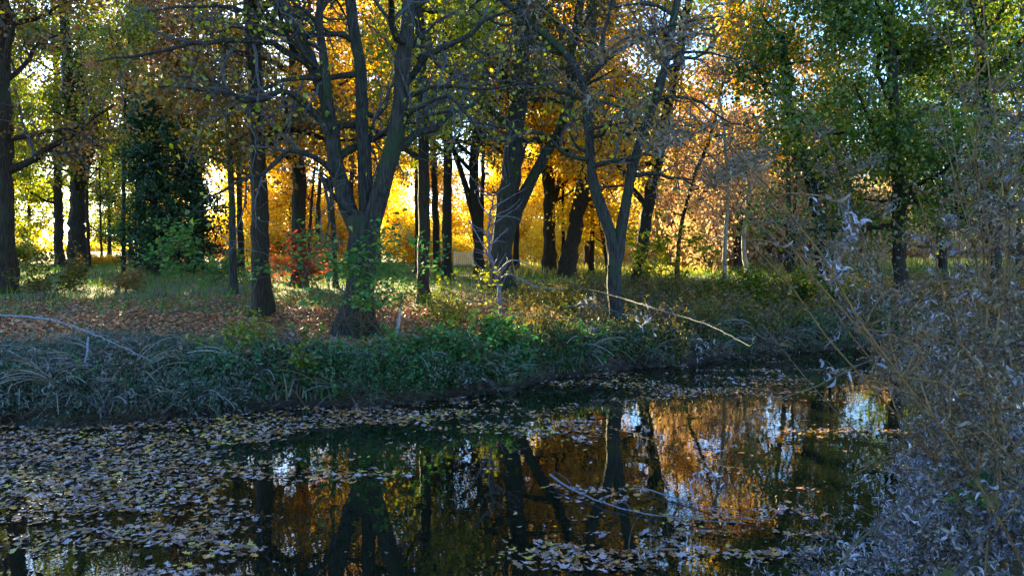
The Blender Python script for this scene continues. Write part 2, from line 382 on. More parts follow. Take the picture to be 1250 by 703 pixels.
# --- hero: big many-stemmed tree on the bank
Y = 19.0; rng = np.random.default_rng(11)
s0 = px_stem([(436, 412), (437, 375), (442, 330), (444, 285), (446, 262)], Y, .31, .35)
stems = [s0,
 px_stem([(440, 290), (425, 250), (408, 195), (402, 140), (385, 85), (352, 20)], Y, .22, .10, 11, False, .15),
 px_stem([(446, 280), (447, 235), (443, 160), (440, 90), (428, 10)], Y + .1, .19, .09, 12, False, .12),
 px_stem([(450, 285), (465, 235), (482, 165), (491, 95), (500, 10)], Y - .1, .23, .11, 12, False, -.1),
 px_stem([(402, 140), (398, 90), (390, 30), (392, -40)], Y, .12, .06, 10, False, -.2)]
limbs = [([P(400, 160, 19), P(375, 125, 18.8), P(340, 112, 18.4), P(300, 125, 18), P(262, 100, 17.6), P(215, 92, 17.2)], .10),
 ([P(412, 215, 19), P(385, 190, 18.5), P(350, 185, 18), P(318, 212, 17.5), P(285, 225, 17), P(235, 255, 16.5)], .08),
 ([P(430, 262, 18.8), P(405, 235, 18.2), P(392, 215, 17.8), P(403, 250, 17.4), P(400, 285, 17.2), P(418, 300, 17)], .06),
 ([P(491, 110, 19), P(520, 70, 18.8), P(560, 50, 18.5), P(600, 20, 18.4), P(650, 5, 18)], .10),
 ([P(486, 150, 19), P(515, 130, 18.4), P(545, 118, 17.8), P(575, 148, 17.3), P(590, 172, 17)], .07),
 ([P(490, 120, 19), P(540, 105, 18.3), P(600, 108, 17.8), P(640, 100, 17.2)], .06),
 ([P(385, 85, 19), P(330, 55, 18.6), P(270, 50, 18.2), P(200, 62, 17.8), P(120, 75, 17.4)], .09),
 ([P(360, 40, 19), P(300, 12, 18.4), P(240, 8, 18), P(180, 15, 17.4)], .07)]
c = cfg(n=((0, 8, 7, 8, 6), 6, 5), t0=(.9, .2, .25, .2, .25), L=4.0, lf=2000, ls=.13, up=.02, w=.27, bigflare=True, sp=.25, gap=.0)
parts = make_tree_parts(stems, c, s0[0][0], limbs)
finish_tree('bank_tree', 'big grey tree with flared base and several rising stems on the bank edge', 'tree', None, s0[0][0], parts, 'bark_grey', 'twig_grey', 'yellowgreen')

# --- hero: slender Y shaped tree
rng = np.random.default_rng(5); Y = 19.5
s0 = px_stem([(754, 418), (753, 375), (750, 340), (749, 322)], Y, .20, .17)
stems = [s0,
 px_stem([(750, 335), (746, 285), (728, 240), (721, 205), (718, 150), (709, 100), (690, 65), (652, 32)], Y, .17, .07, 8.6, False, .06),
 px_stem([(750, 335), (760, 280), (766, 235), (776, 190), (796, 135), (812, 85), (822, 20)], Y + .1, .15, .07, 11, False, -.05)]
limbs = [([P(712, 100, 19.5), P(735, 78, 19.2), P(770, 55, 18.9), P(820, 30, 18.5), P(880, 22, 18.2)], .08),
 ([P(740, 75, 19.5), P(737, 40, 19.5), P(745, 0, 19.5), P(742, -50, 19.5)], .07),
 ([P(815, 75, 19.5), P(798, 40, 19.3), P(790, 10, 19.2)], .05), ([P(814, 75, 19.5), P(850, 62, 19), P(900, 75, 18.6)], .05),
 ([P(718, 195, 19.5), P(695, 190, 19.1), P(660, 165, 18.7), P(610, 155, 18.3), P(560, 150, 18)], .06),
 ([P(719, 160, 19.5), P(745, 150, 19.2), P(780, 150, 18.9), P(812, 165, 18.6)], .04),
 ([P(800, 125, 19.5), P(845, 118, 19.2), P(890, 150, 18.8), P(940, 160, 18.5)], .045)]
c = cfg(n=((0, 8, 8), 5, 4), t0=(.9, .25, .25), L=2.8, lf=900, ls=.12, up=.01, w=.27, gap=.05)
parts = make_tree_parts(stems, c, s0[0][0], limbs)
finish_tree('forked_tree', 'slender bare grey tree forking into a wide Y at the waterside', 'tree', None, s0[0][0], parts, 'bark_grey', 'twig_grey', 'yellowgreen')

# --- other individually drawn trees: (pixel trunk points, Y, r0, r1, top, bark, leaf, cfg, label)
TREES = [
 ([(8, 355), (6, 260), (3, 120), (2, 0)], 27, .32, .2, 14, 'bark_brown', 'brownleaf', dict(lf=4000, L=5.5, n=(15, 6, 5), t0=.3), 'dark brown tree standing at the left edge of the picture', None),
 ([(72, 322), (71, 230), (70, 130), (66, 20)], 55, .32, .18, 19, 'bark_dark', 'yellowgreen', dict(lf=2600, ls=.24, t0=.2, n=(13, 5, 4)), 'straight dark trunk close left of the forked one, green crown', None),
 ([(92, 325), (95, 260), (96, 220), (85, 120), (78, 0)], 50, .55, .25, 19, 'bark_dark', 'green', dict(lf=3000, ls=.24, t0=.25, n=(13, 5, 4)), 'stout dark forked trunk left of the dark evergreen', [[(97, 235), (108, 190), (124, 120), (135, 60)]]),
 ([(285, 361), (284, 290), (281, 200), (274, 100)], 27, .15, .07, 10, 'bark_grey', 'olive', dict(lf=1500, L=2.6, t0=.45, n=(9, 5, 3)), 'thin pale grey trunk standing on the leaf litter left of the dark trunk', None),
 ([(320, 386), (317, 300), (314, 200), (310, 90), (305, 0)], 21.5, .26, .18, 12, 'bark_brown', 'brownleaf', dict(lf=1500 + 2600, L=4.5, t0=.42, n=(11, 6, 4)), 'dark upright trunk rising from the leaf litter between thin pale trunk and big tree', None),
 ([(366, 356), (365, 280), (363, 150), (358, 0)], 30, .30, .2, 15, 'bark_dark', 'orange', dict(lf=1500 + 3500, L=5, t0=.35, n=(11, 5, 4)), 'straight dark trunk behind and left of the big many-stemmed tree, reddish at its foot', None),
 ([(516, 376), (517, 300), (517, 180), (513, 60), (510, 0)], 25, .20, .14, 13, 'bark_brown', 'yellowgreen', dict(lf=1500 + 2600, L=4, t0=.4, n=(10, 5, 4)), 'straight mid-brown trunk just right of the big many-stemmed tree', None),
 ([(546, 346), (545, 260), (547, 140), (545, 20)], 36, .24, .15, 16, 'bark_dark', 'olive', dict(lf=1500 + 3500, L=5, t0=.35, n=(11, 5, 4)), 'narrow dark trunk with greenish bark right of the mid-brown trunk', None),
 ([(586, 342), (582, 270), (578, 200), (590, 110), (600, 20)], 38, .26, .14, 16, 'bark_dark', 'olive', dict(lf=3500, L=5, t0=.3, n=(12, 5, 4)), 'slightly curved dark trunk behind the bleached snag', [[(583, 280), (566, 220), (548, 160), (540, 90)]]),
 ([(614, 358), (612, 310), (620, 240), (631, 140), (637, 40), (640, 0)], 29, .42, .24, 15, 'bark_grey', 'olive', dict(lf=1500 + 2800, L=5.5, t0=.4, n=(11, 6, 4)), 'thick grey trunk leaning right beside the bleached snag', [[(614, 300), (635, 245), (660, 200), (690, 140), (700, 60)]]),
 ([(671, 341), (671, 290), (669, 220), (662, 120), (655, 20)], 42, .36, .2, 18, 'bark_brown', 'gold', dict(lf=7000, ls=.2, L=5.5, t0=.2, n=(13, 6, 4)), 'upright dark trunk among golden leaves, left of the leaning one', None),
 ([(690, 345), (698, 300), (709, 240), (714, 190), (720, 90)], 39, .42, .2, 18, 'bark_brown', 'orange', dict(lf=7500, ls=.19, L=6, t0=.2, n=(13, 6, 4)), 'dark trunk leaning right in front of the golden leaves', None),
 ([(780, 352), (784, 300), (795, 230), (808, 170), (826, 80), (840, 0)], 32, .30, .15, 11, 'bark_dark', 'orange', dict(lf=4200, ls=.17, L=5.5, t0=.3, n=(12, 6, 4)), 'dark leaning trunk behind the right side of the Y shaped tree', None),
 ([(827, 340), (829, 290), (846, 220), (868, 165), (880, 110)], 38, .12, .06, 11, 'bark_dark', 'rust', dict(lf=1500, L=3.5, t0=.3, n=(9, 5, 3)), 'thin crooked dark sapling leaning right before the pink brown brush', None),
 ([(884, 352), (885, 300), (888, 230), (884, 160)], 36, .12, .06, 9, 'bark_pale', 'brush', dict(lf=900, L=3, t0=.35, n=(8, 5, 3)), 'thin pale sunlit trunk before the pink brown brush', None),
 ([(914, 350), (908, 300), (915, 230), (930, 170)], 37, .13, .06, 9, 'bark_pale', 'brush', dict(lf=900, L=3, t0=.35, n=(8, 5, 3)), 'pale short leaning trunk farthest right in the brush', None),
 ([(1004, 330), (1000, 280), (988, 215), (965, 140), (955, 40)], 29, .27, .15, 10.5, 'bark_dark', 'green', dict(lf=2800, ls=.15, L=3.6, t0=.38, n=(13, 6, 4)), 'dark trunk leaning left behind the tall weeds, green crown', None),
 ([(1100, 395), (1098, 300), (1092, 150), (1085, 0)], 24, .20, .13, 13, 'bark_dark', 'green', dict(lf=12000, ls=.14, L=5.5, t0=.28, n=(15, 6, 5)), 'leafy green tree half hidden behind the tall dead weeds', None),
 ([(1215, 395), (1210, 260), (1200, 120), (1195, 0)], 25, .25, .15, 13, 'bark_dark', 'green', dict(lf=13000, ls=.15, L=6, t0=.2, n=(15, 6, 5)), 'olive green tree behind the weeds near the right edge', None),
 ([(243, 328), (243, 250), (238, 120), (236, 20)], 48, .22, .14, 18, 'bark_dark', 'olive', dict(lf=3000, ls=.22, L=5, t0=.3, n=(12, 5, 4)), 'slim dark trunk touching the right side of the evergreen', None),
 ([(410, 362), (408, 300), (404, 220), (398, 120)], 29, .11, .06, 11, 'bark_brown', 'orange', dict(lf=1500, L=3, t0=.4, n=(8, 4, 3)), 'thin dark trunk close behind the big many-stemmed tree', None),
 ([(742, 348), (738, 300), (728, 250), (715, 190)], 41, .10, .05, 10, 'bark_brown', 'gold', dict(lf=3000, ls=.2, L=3.5, t0=.2, n=(9, 5, 3)), 'slight brown sapling between the leaning trunk and the Y shaped tree', None),
 ([(180, 326), (170, 200), (165, 100), (160, 0)], 44, .22, .14, 17, 'bark_brown', 'rust', dict(lf=9000, ls=.17, L=6, t0=.5, n=(13, 6, 5)), 'tall tree with rusty orange crown above the evergreen', None),
 ([(900, 330), (905, 230), (900, 120), (895, 0)], 45, .22, .12, 12.5, 'bark_dark', 'green', dict(lf=2600, ls=.19, L=6, t0=.62, n=(11, 6, 5)), 'tall tree with green crown above the pink brown brush', None),
]
for k, (pts, Y, r0, r1, top, bark, leaf, cd, label, forks) in enumerate(TREES):
    rng = np.random.default_rng(100 + k)
    st = [px_stem(pts, Y, r0, r1, top)]
    for fk in (forks or []): st.append(px_stem(fk, Y, r0 * .6, r1 * .6, top * .8, False, .1))
    o = st[0][0][0]
    cd['lf'] = int(cd['lf'] * 2.0); cd['gap'] = -.25; cd['sp'] = .42
    parts = make_tree_parts(st, cfg(**cd), o)
    finish_tree('tree', label, 'tree', None, o, parts, bark, 'twig_grey' if Y < 34 else bark, leaf)

# --- evergreen
rng = np.random.default_rng(21)
def evergreen(px, Y, H, label, wid=2.4, n=70):
    x = (px - 625) / F * Y; o = np.array([x, Y, float(G(x, Y))])
    tr, tw, lf = MB(), MB(), MB(); tube(tr, [[0, 0, -.3], [0, 0, H * .5], [.1, 0, H]], [.22, .14, .03], 8)
    pos = []
    for k in range(n):
        t = (k + .5) / n; z = .4 + (H - .5) * t; az = k * 2.4 + rng.uniform(-.4, .4); L = wid * (1 - t) ** .4 * rng.uniform(.35, 1.2) + .2
        pts = wander([0, 0, z], np.array([math.cos(az), math.sin(az), .25]), L, 5, .08, -.05); tube(tw, pts, np.linspace(.05, .015, 6), 4)
        for q in pts[1:]: pos.append(q + rng.normal(0, .22, (64, 3)) - [0, 0, .12])
    pos = np.concatenate(pos); pos = pos[np.array([mn.noise(Vector(q * 1.1)) for q in pos]) > -.08]; scatter(lf, LEAF, pos, rand_rot(len(pos)), rng.uniform(.10, .20, len(pos)))
    finish_tree('evergreen_tree', label, 'evergreen tree', None, o, (tr, tw, lf), 'bark_dark', 'bark_dark', 'evergreen')
evergreen(190, 39, 8.6, 'dense dark green evergreen in the left background', 2.5, 95)
evergreen(236, 42, 6.6, 'smaller dark evergreen hugging the right of the taller one', 1.9, 60)

# --- generic background trees (shared meshes)
def ground_at(x, y): return (x, y, float(G(x, y)))
VAR = []
for v in range(6):
    rng = np.random.default_rng(300 + v); H = rng.uniform(15, 19)
    lean = rng.normal(0, .6, 2)
    pts = [[0, 0, 0], [lean[0] * .2, lean[1] * .2, H * .3], [lean[0] * .6, lean[1] * .4, H * .65], [lean[0], lean[1], H]]
    parts = make_tree_parts([(pts, rng.uniform(.22, .34), .06)], cfg(n=(17, 5, 4), t0=.12, L=6.5, lf=12000, ls=.34, up=.06, sp=.6, gap=-.4, tw=2.5), (0, 0, 0))
    tr, tw, lf = parts; VAR.append([tr.mesh('trunk', True), tw.mesh('branches'), lf.join(tw).mesh('crown')])
HIGH = []
for v in range(4):
    rng = np.random.default_rng(330 + v); H = rng.uniform(14.5, 18); lean = rng.normal(0, .9, 2)
    pts = [[0, 0, 0], [lean[0] * .1, lean[1] * .2, H * .3], [lean[0] * .6, lean[1] * .4, H * .65], [lean[0], lean[1], H]]
    parts = make_tree_parts([(pts, rng.uniform(.16, .26), .06)], cfg(n=(16, 5, 5), t0=.42, L=6.5, lf=11000, ls=.21, up=.04, sp=.4, gap=-.25, tw=1.6), (0, 0, 0))
    tr, tw, lf = parts; HIGH.append([tr.mesh('trunk', True), tw.mesh('branches'), lf.join(tw).mesh('crown')])
SHR = []
for v in range(5):
    rng = np.random.default_rng(400 + v); tr, tw, lf = MB(), MB(), MB(); lp = []
    for k in range(7):
        az = rng.uniform(0, 6.28); grow(tr, tw, lp, np.array([0, 0, -.1]), np.array([math.cos(az) * .5, math.sin(az) * .5, 1]), rng.uniform(2.6, 4.4), .05, 1, cfg(n=(0, 6, 4), up=.03, tw=1.5, zmin=0))
    LP = np.concatenate(lp); n = 5200; pos = LP[rng.integers(0, len(LP), n)] + rng.normal(0, .3, (n, 3)); pos = pos[pos[:, 2] > .1]
    scatter(lf, LEAF, pos, rand_rot(len(pos)), rng.uniform(.13, .28, len(pos)))
    SHR.append([tr.mesh('stem'), None, lf.join(tw).mesh('foliage')])
def inst(var, name, label, cat, group, x, y, s, rz, mats, partnames, dz=0):
    root = empty(name, ground_at(x, y), label, cat, group, rz); root.scale = (s[0], s[0], s[1])
    for me, pn, mt in zip(var, partnames, mats):
        if me is None or mt is None: continue
        mt = mt if isinstance(mt, tuple) else (mt,)
        if len(me.materials) == 0:
            for q in mt: me.materials.append(M[q])
        o = bpy.data.objects.new(pn, me); COL.objects.link(o); o.parent = root
        for k, q in enumerate(mt): o.material_slots[k].link = 'OBJECT'; o.material_slots[k].material = M[q]
    return root
TP = ('trunk', 'branches', 'crown'); SPn = ('stem', 'twig_spray', 'foliage')
rng = np.random.default_rng(55)
def crown_for(px):
    if px < 200: return 'yellowgreen', 'yellow green crowned trees closing the left background', 'yellow green tree in the far row at left'
    if px < 830: return ('gold' if rng.uniform() < .8 else 'orange'), 'golden crowned trees closing the middle background', 'golden orange tree glowing in the far row behind the trunks'
    if px > 960: return 'yellowgreen', 'olive trees closing the far right background', 'olive green tree in the far row behind the tall weeds'
    return ('brush' if rng.uniform() < .5 else 'gold'), 'tawny trees closing the right background', 'tawny gold tree in the far row at right'
for row, (Yr, sp, hs) in enumerate([(84, 64, .78), (99, 150, .8)]):
    for px in np.arange(-160 + row * 35, 1440, sp):
        if px < 190 and (row == 1 or int(px / sp) % 3 == 1): continue
        p = px + rng.uniform(-22, 22); Y = Yr + rng.uniform(-5, 5); x = (p - 625) / F * Y
        lf, grp, lab = crown_for(p)
        inst(VAR[rng.integers(0, 6)], 'background_tree', lab, 'tree', grp, x, Y, (rng.uniform(.8, 1.0), hs * rng.uniform(.75, 1.05)), rng.uniform(0, 6.28), ('bark_dark', None, (lf, 'bark_dark')), TP)
for row, (Yr, sp, hs) in enumerate([(66, 62, .9), (78, 40, 1.25)]):
    for px in np.arange(-120 + row * 25, 1400, sp):
        p = px + rng.uniform(-20, 20); Y = Yr + rng.uniform(-4, 4); x = (p - 625) / F * Y
        if 120 < p < 260 and row == 0 or (p < 200 and rng.uniform() < .5): continue
        lf = 'yellowgreen' if p < 230 else ('gold' if p < 800 else 'brush'); lf = 'orange' if rng.uniform() < .28 else lf
        lab = 'leafy yellow green shrub in the left background' if p < 230 else ('golden leafed shrub glowing behind the trunks' if p < 800 else 'tawny twiggy shrub in the right background')
        grp = lab.replace('shrub', 'shrubs')
        inst(SHR[rng.integers(0, 5)], 'background_shrub', lab, 'shrub', grp, x, Y, (hs * rng.uniform(.7, 1.1), hs * rng.uniform(.5, 1.0)), rng.uniform(0, 6.28), ('bark_brown', None, (lf, 'bark_brown')), SPn)
inst(VAR[2], 'background_tree', 'yellow green tree filling the gap just left of the dark evergreen', 'tree', None, (134 - 625) / F * 80, 80, (.8, .75), 1.0, ('bark_dark', None, ('yellowgreen', 'bark_dark')), TP)
rng = np.random.default_rng(59)
for k, px in enumerate(np.linspace(-60, 1240, 16)):
    p = px + rng.uniform(-25, 25); Y = rng.uniform(43, 60)
    if 800 < p < 960: continue
    inst(HIGH[rng.integers(0, 4)], 'woodland_tree', 'high crowned tree with a bare dark trunk in the middle of the wood', 'tree', 'high crowned trees in the middle of the wood', (p - 625) / F * Y, Y, (rng.uniform(.8, 1.05), rng.uniform(.85, 1.1)), rng.uniform(0, 6.28),
         ('bark_dark', None, (('olive', 'green', 'orange', 'yellowgreen')[rng.integers(0, 4)] if p < 560 or p > 840 else ('gold', 'orange', 'gold')[rng.integers(0, 3)], 'bark_dark')), TP)
# pink brown brush at right middle distance
for k in range(14):
    p = rng.uniform(835, 1060); Y = rng.uniform(46, 60); x = (p - 625) / F * Y
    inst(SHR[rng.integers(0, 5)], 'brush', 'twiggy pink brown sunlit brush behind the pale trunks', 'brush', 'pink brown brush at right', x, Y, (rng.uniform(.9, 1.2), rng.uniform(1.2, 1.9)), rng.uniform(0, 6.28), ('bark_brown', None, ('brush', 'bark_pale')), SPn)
# thin saplings / poles mid forest
for k in range(34):
    p = rng.uniform(-40, 1280); Y = rng.uniform(40, 74); x = (p - 625) / F * Y
    inst(HIGH[rng.integers(0, 4)], 'slim_tree', 'slim dark trunk deep in the wood among many alike', 'tree', 'slim trunks deep in the wood', x, Y, (rng.uniform(.4, .75), rng.uniform(.7, 1.05)), rng.uniform(0, 6.28),
         ('bark_dark', 'bark_dark', None) if rng.uniform() < .45 else ('bark_dark', None, ('yellowgreen' if p < 250 else ('olive' if p > 900 else 'orange'), 'bark_dark')), TP)

# far wood: one low mass that nobody could count
mb = MB(); n = 30000; rng = np.random.default_rng(9)
x = rng.uniform(-185, 185, n); y = rng.uniform(205, 235, n); h = np.where(x / y < -.42, 5, 13) + 4 * np.sin(x * .07) + 3 * np.sin(x * .31) + 2 * np.sin(x * .83)
z = rng.uniform(0, 1, n) * h + 1.0
scatter(mb, LEAF, np.stack([x, y, z], 1), rand_rot(n), rng.uniform(.8, 1.5, n))
tag(mb.build('far_wood', M['farwood']), 'hazy far off wood beyond the trees', 'wood', kind='stuff')

# ------------------------------------------------------------------ bank undergrowth
def clump_grey(seed):
    r = np.random.default_rng(seed); mb = MB(); pos = []; dirs = []
    for k in range(15):
        az = r.uniform(0, 6.28); d = np.array([math.cos(az), math.sin(az), r.uniform(.8, 2.4)]); L = r.uniform(.45, 1.1)
        d /= np.linalg.norm(d); p = np.zeros(3); pts = [p]
        for i in range(7):
            d = d + [0, 0, -.22]; d /= np.linalg.norm(d); p = p + d * L / 7; pts.append(p)
        tube(mb, pts, np.linspace(.006, .003, 8), 3)
        for q in pts[1:]:
            for _ in range(3): pos.append(q + r.normal(0, .025, 3))
    return mb, np.array(pos)
def merge_clumps(name, label, kinds, spots, leaf, lt, lsc, mat):
    """kinds: list of (stem builder, leaf positions)"""
    big = MB(); 
    temps = []
    for mb, pos in kinds:
        m2 = MB(); m2.v = list(mb.v); m2.f = list(mb.f); m2.n = mb.n
        if len(pos): 
            rot = rand_rot(len(pos), lt) if lt else rand_rot(len(pos))
            scatter(m2, leaf, pos, rot, rng.uniform(lsc[0], lsc[1], len(pos)))
        temps.append((np.concatenate(m2.v), np.concatenate([f for f in m2.f if f.shape[1] == 4])))
    sp = np.array(spots); scatter(big, temps, sp[:, :3], rand_rot(len(sp), .15), sp[:, 3])
    return tag(big.build(name, M[mat]), label, 'undergrowth', kind='stuff')
rng = np.random.default_rng(31)
def spots(n, cond, sc, xr=(-15, 20), yr=(10, 40)):
    out = []
    while len(out) < n:
        x = rng.uniform(*xr, 4000); y = rng.uniform(*yr, 4000); d = far_d(x, y); k = cond(x, y, d)
        keep = rng.uniform(0, 1, 4000) < k
        for a, b in zip(x[keep], y[keep]): out.append((a, b, float(G(a, b)) - .02, rng.uniform(*sc)))
    return out[:n]
def pxof(x, y): return 625 + F * x / y
greyk = [clump_grey(s) for s in range(5)]
edge = lambda x, y, d, w: ((d > .3) & (d < w)).astype(float)
sg = spots(720, lambda x, y, d: edge(x, y, d, np.where(pxof(x, y) < 260, 4.2, 1.6)) * np.where(pxof(x, y) < 330, 1, .18), (.45, 1.1), (-14, 12), (10, 24))
merge_clumps('drooping_weeds', 'grey green drooping weeds covering the left bank', greyk, sg, CURL, None, (.06, .16), 'weed_grey')
def clump_green(seed):
    r = np.random.default_rng(seed); mb = MB(); pos = []
    for k in range(9):
        az = r.uniform(0, 6.28); L = r.uniform(.15, .75); d = np.array([math.cos(az) * .7, math.sin(az) * .7, 1]); p = np.array([*r.normal(0, .08, 2), 0])
        pts = [p + d * L * t / 4 for t in range(5)]; tube(mb, pts, np.linspace(.006, .003, 5), 3)
        for q in pts[1:]:
            for _ in range(4): pos.append(q + r.normal(0, .05, 3))
    return mb, np.array(pos)
gk = [clump_green(s) for s in range(5)]
sg = spots(640, lambda x, y, d: edge(x, y, d, 1.7) * np.where((pxof(x, y) > 230) & (pxof(x, y) < 780), 1, .10), (.3, .85), (-14, 14), (10, 26))
merge_clumps('green_weeds', 'low green leafy weeds along the middle of the bank', gk, sg, HEX, .9, (.05, .13), 'weed_green')
sg = spots(650, lambda x, y, d: edge(x, y, d, 11) * np.where(pxof(x, y) > 640, 1, .0), (.7, 1.5), (0, 24), (14, 36))
merge_clumps('bank_brush', 'dull olive weeds and stalks covering the right bank', gk, sg, CURL, None, (.08, .17), 'olive')
sg = spots(260, lambda x, y, d: edge(x, y, d, 8) * np.where(pxof(x, y) > 640, 1, .0), (.7, 1.4), (0, 20), (14, 32))
merge_clumps('withered_stalks', 'brown withered stalks tangled on the right bank', greyk, sg, CURL, None, (.07, .14), 'deadbrown')
stk = [(m, np.zeros((0, 3))) for m, _ in [clump_grey(s) for s in range(40, 46)]]
def thick(kinds, f):
    out = []
    for m, p in kinds:
        q = MB(); 
        for v, fc in zip(m.v, m.f):
            c = v.reshape(-1, 3, 3).mean(1, keepdims=True); q.v.append((c + (v.reshape(-1, 3, 3) - c) * f).reshape(-1, 3)); q.f.append(fc); q.n += len(v)
        out.append((q, p))
    return out
stk = thick(stk, 1.7)
sg = spots(230, lambda x, y, d: edge(x, y, d, 3.2) * np.where(pxof(x, y) < 330, 1, .35), (.6, 1.35), (-14, 14), (10, 26))
merge_clumps('dead_stalks', 'tan and grey dead stalks arching out of the bank weeds', stk, sg, CURL, None, (.07, .14), 'stalk')
mb = MB(); cr = np.array(spots(5200, lambda x, y, d: ((d > -.12) & (d < .7)).astype(float), (.03, .11), (-14, 20), (9, 30)))
scatter(mb, LOBED + [LOBED[0]], cr[:, :3] + [0, 0, .03], rand_rot(len(cr), .6), cr[:, 3] * 1.3)
tag(mb.build('wet_leaves', M['wet']), 'dark wet leaves plastered on the muddy waterline', 'leaf litter', kind='stuff')
sg = spots(170, lambda x, y, d: ((d > .05) & (d < .5)).astype(float), (.3, .75), (-14, 16), (9, 28))
merge_clumps('hanging_roots', 'dark roots and dead stems hanging over the muddy waterline', stk, sg, CURL, None, (.07, .14), 'wet')
# grass
def grass(name, label, n, cond, h, mat, xr, yr):
    mb = MB(); s = np.array(spots(n, cond, h, xr, yr)); scatter(mb, BLADE, s[:, :3], rand_rot(len(s), .25), s[:, 3]); tag(mb.build(name, M[mat]), label, 'grass', kind='stuff')
grass('grass', 'green and straw grass on the shaded ground under the trees', 42000, lambda x, y, d: (((d > 10) | ((pxof(x, y) > 620) & (d > 1))) & (np.abs(x) < y * .72)).astype(float), (.18, .45), 'grass', (-42, 42), (15, 62))
grass('dry_grass_lit_tone', 'tall dry grass on the farther ground, coloured bright as if sunlit', 16000, lambda x, y, d: ((d > 21) & (pxof(x, y) > 600) & (np.abs(x) < y * .7)).astype(float), (.35, .75), 'drygrass_lit_tone', (-10, 45), (37, 66))
grass('straw_tufts', 'straw coloured grass tufts hanging over the left bank', 2600, lambda x, y, d: ((d > .2) & (d < 3.4) & (pxof(x, y) < 420)) * (np.sin(x * 2.3 + y) * np.sin(y * 1.9 - x) > .15), (.25, .6), 'stalk', (-14, 2), (10, 20))
grass('bank_grass', 'long green grass tufts along the bank edge', 5200, lambda x, y, d: ((d > .15) & (d < 3) & (pxof(x, y) > 150) & (pxof(x, y) < 1050)) * (np.sin(x * 1.7 + 2) * np.sin(y * 2.1 + x) > .1), (.2, .5), 'weed_green', (-10, 16), (10, 28))
# fallen leaves on the ground
mb = MB(); s = np.array(spots(60000, lambda x, y, d: ((d > .7) & (d < 14) & (pxof(x, y) < 770)) * np.where(pxof(x, y) > 640, .3, 1) * np.where(d > 10, .45, 1.0), (.06, .13), (-22, 4), (11, 32)))
s[:, 2] += .035; scatter(mb, LEAF, s[:, :3], rand_rot(len(s), .3), s[:, 3] * 1.1)
tag(mb.build('leaf_litter', M['litter']), 'reddish fallen leaves carpeting the bank behind the weeds', 'leaf litter', kind='stuff')

# ------------------------------------------------------------------ leafy saplings / small shrubs
def sapling(name, label, px, py, Y, H, wid, nleaf, ls, mat, seed, stems=4, cat='shrub', lo=.12):
    global rng; rng = np.random.default_rng(seed)
    x = (px - 625) / F * Y; o = np.array([x, Y, float(G(x, Y))]); tr, tw, lf = MB(), MB(), MB(); lp = []
    for k in range(stems):
        az = rng.uniform(0, 6.28); grow(tr, tw, lp, np.array([0, 0, -.05]), np.array([math.cos(az) * wid, math.sin(az) * wid, 1]), H * rng.uniform(.75, 1.05), .018, 1, cfg(n=(0, 6, 3), up=.02, w=.15, tw=.7, zmin=0))
    LP = np.concatenate(lp); pos = LP[rng.integers(0, len(LP), nleaf)] + rng.normal(0, .07, (nleaf, 3)); pos = pos[pos[:, 2] > H * lo]
    scatter(lf, HEX, pos, rand_rot(len(pos), .6), rng.uniform(.7, 1.2, len(pos)) * ls)
    r = empty(name, o, label, cat); tr.build('stem', M['stem_tan'], r); lf.join(tw).build('foliage', [M[mat], M['stem_tan']], r)
sapling('sapling', 'leafy green sapling spreading in front of and right of the big trunk', 482, 0, 17.5, 2.2, .55, 1500, .13, 'vivid_green', 1, 5, lo=.42)
sapling('sapling', 'green sapling growing against the front of the big trunk', 440, 0, 17.9, 2.6, .25, 520, .14, 'vivid_green', 2, 3, lo=.55)
sapling('shrub', 'yellowing leafy shrub right of the green sapling', 545, 0, 17.5, 1.7, .6, 900, .11, 'yellowgreen', 3, 5)
sapling('shrub', 'deep green small bush at the bank edge below the bleached snag', 603, 0, 16.3, .95, .35, 420, .15, 'vivid_green', 4, 4)
sapling('sapling', 'bright green sapling on the grass right of the evergreen', 222, 0, 33, 2.4, .5, 600, .22, 'vivid_green', 5, 4)
sapling('shrub', 'small green shrub by the foot of the thin pale trunk', 266, 0, 31, 1.3, .5, 350, .18, 'vivid_green', 6, 4)
sapling('shrub', 'green hanging spray of leaves left of the big trunk', 405, 0, 20.5, 2.3, .2, 260, .15, 'vivid_green', 7, 2, lo=.5)
sapling('shrub', 'low yellow green bush on the bank above the weeds, left of the big tree', 300, 0, 15.8, .85, .7, 800, .10, 'yellowgreen', 8, 6)
sapling('shrub', 'yellow leafed sapling right of the Y shaped tree', 812, 0, 30, 3.0, .5, 900, .2, 'yellowgreen', 9, 4)
sapling('shrub', 'dull brown green shrub at the left edge of the bank', 60, 0, 25, 1.6, .9, 1200, .12, 'olive', 10, 6)
sapling('shrub', 'brown twiggy shrub on the leaf litter before the left edge tree', 150, 0, 27, 1.0, .9, 500, .12, 'brownleaf', 12, 6)
sapling('shrub', 'rusty red leafed shrub at the foot of the straight dark trunk', 360, 0, 29, 1.7, .5, 900, .16, 'redleaf', 13, 5)
sapling('shrub', 'green bush on the right bank just past the Y shaped tree', 900, 0, 26, 1.5, .9, 1600, .14, 'green', 14, 7)
sapling('shrub', 'broad dark green bush at the waterside behind the tall weeds', 1010, 0, 25, 1.5, 1.0, 2000, .14, 'green', 15, 8)
sapling('shrub', 'olive bush on the bank left of the Y shaped tree', 690, 0, 22, 1.1, .9, 900, .12, 'olive', 16, 6)

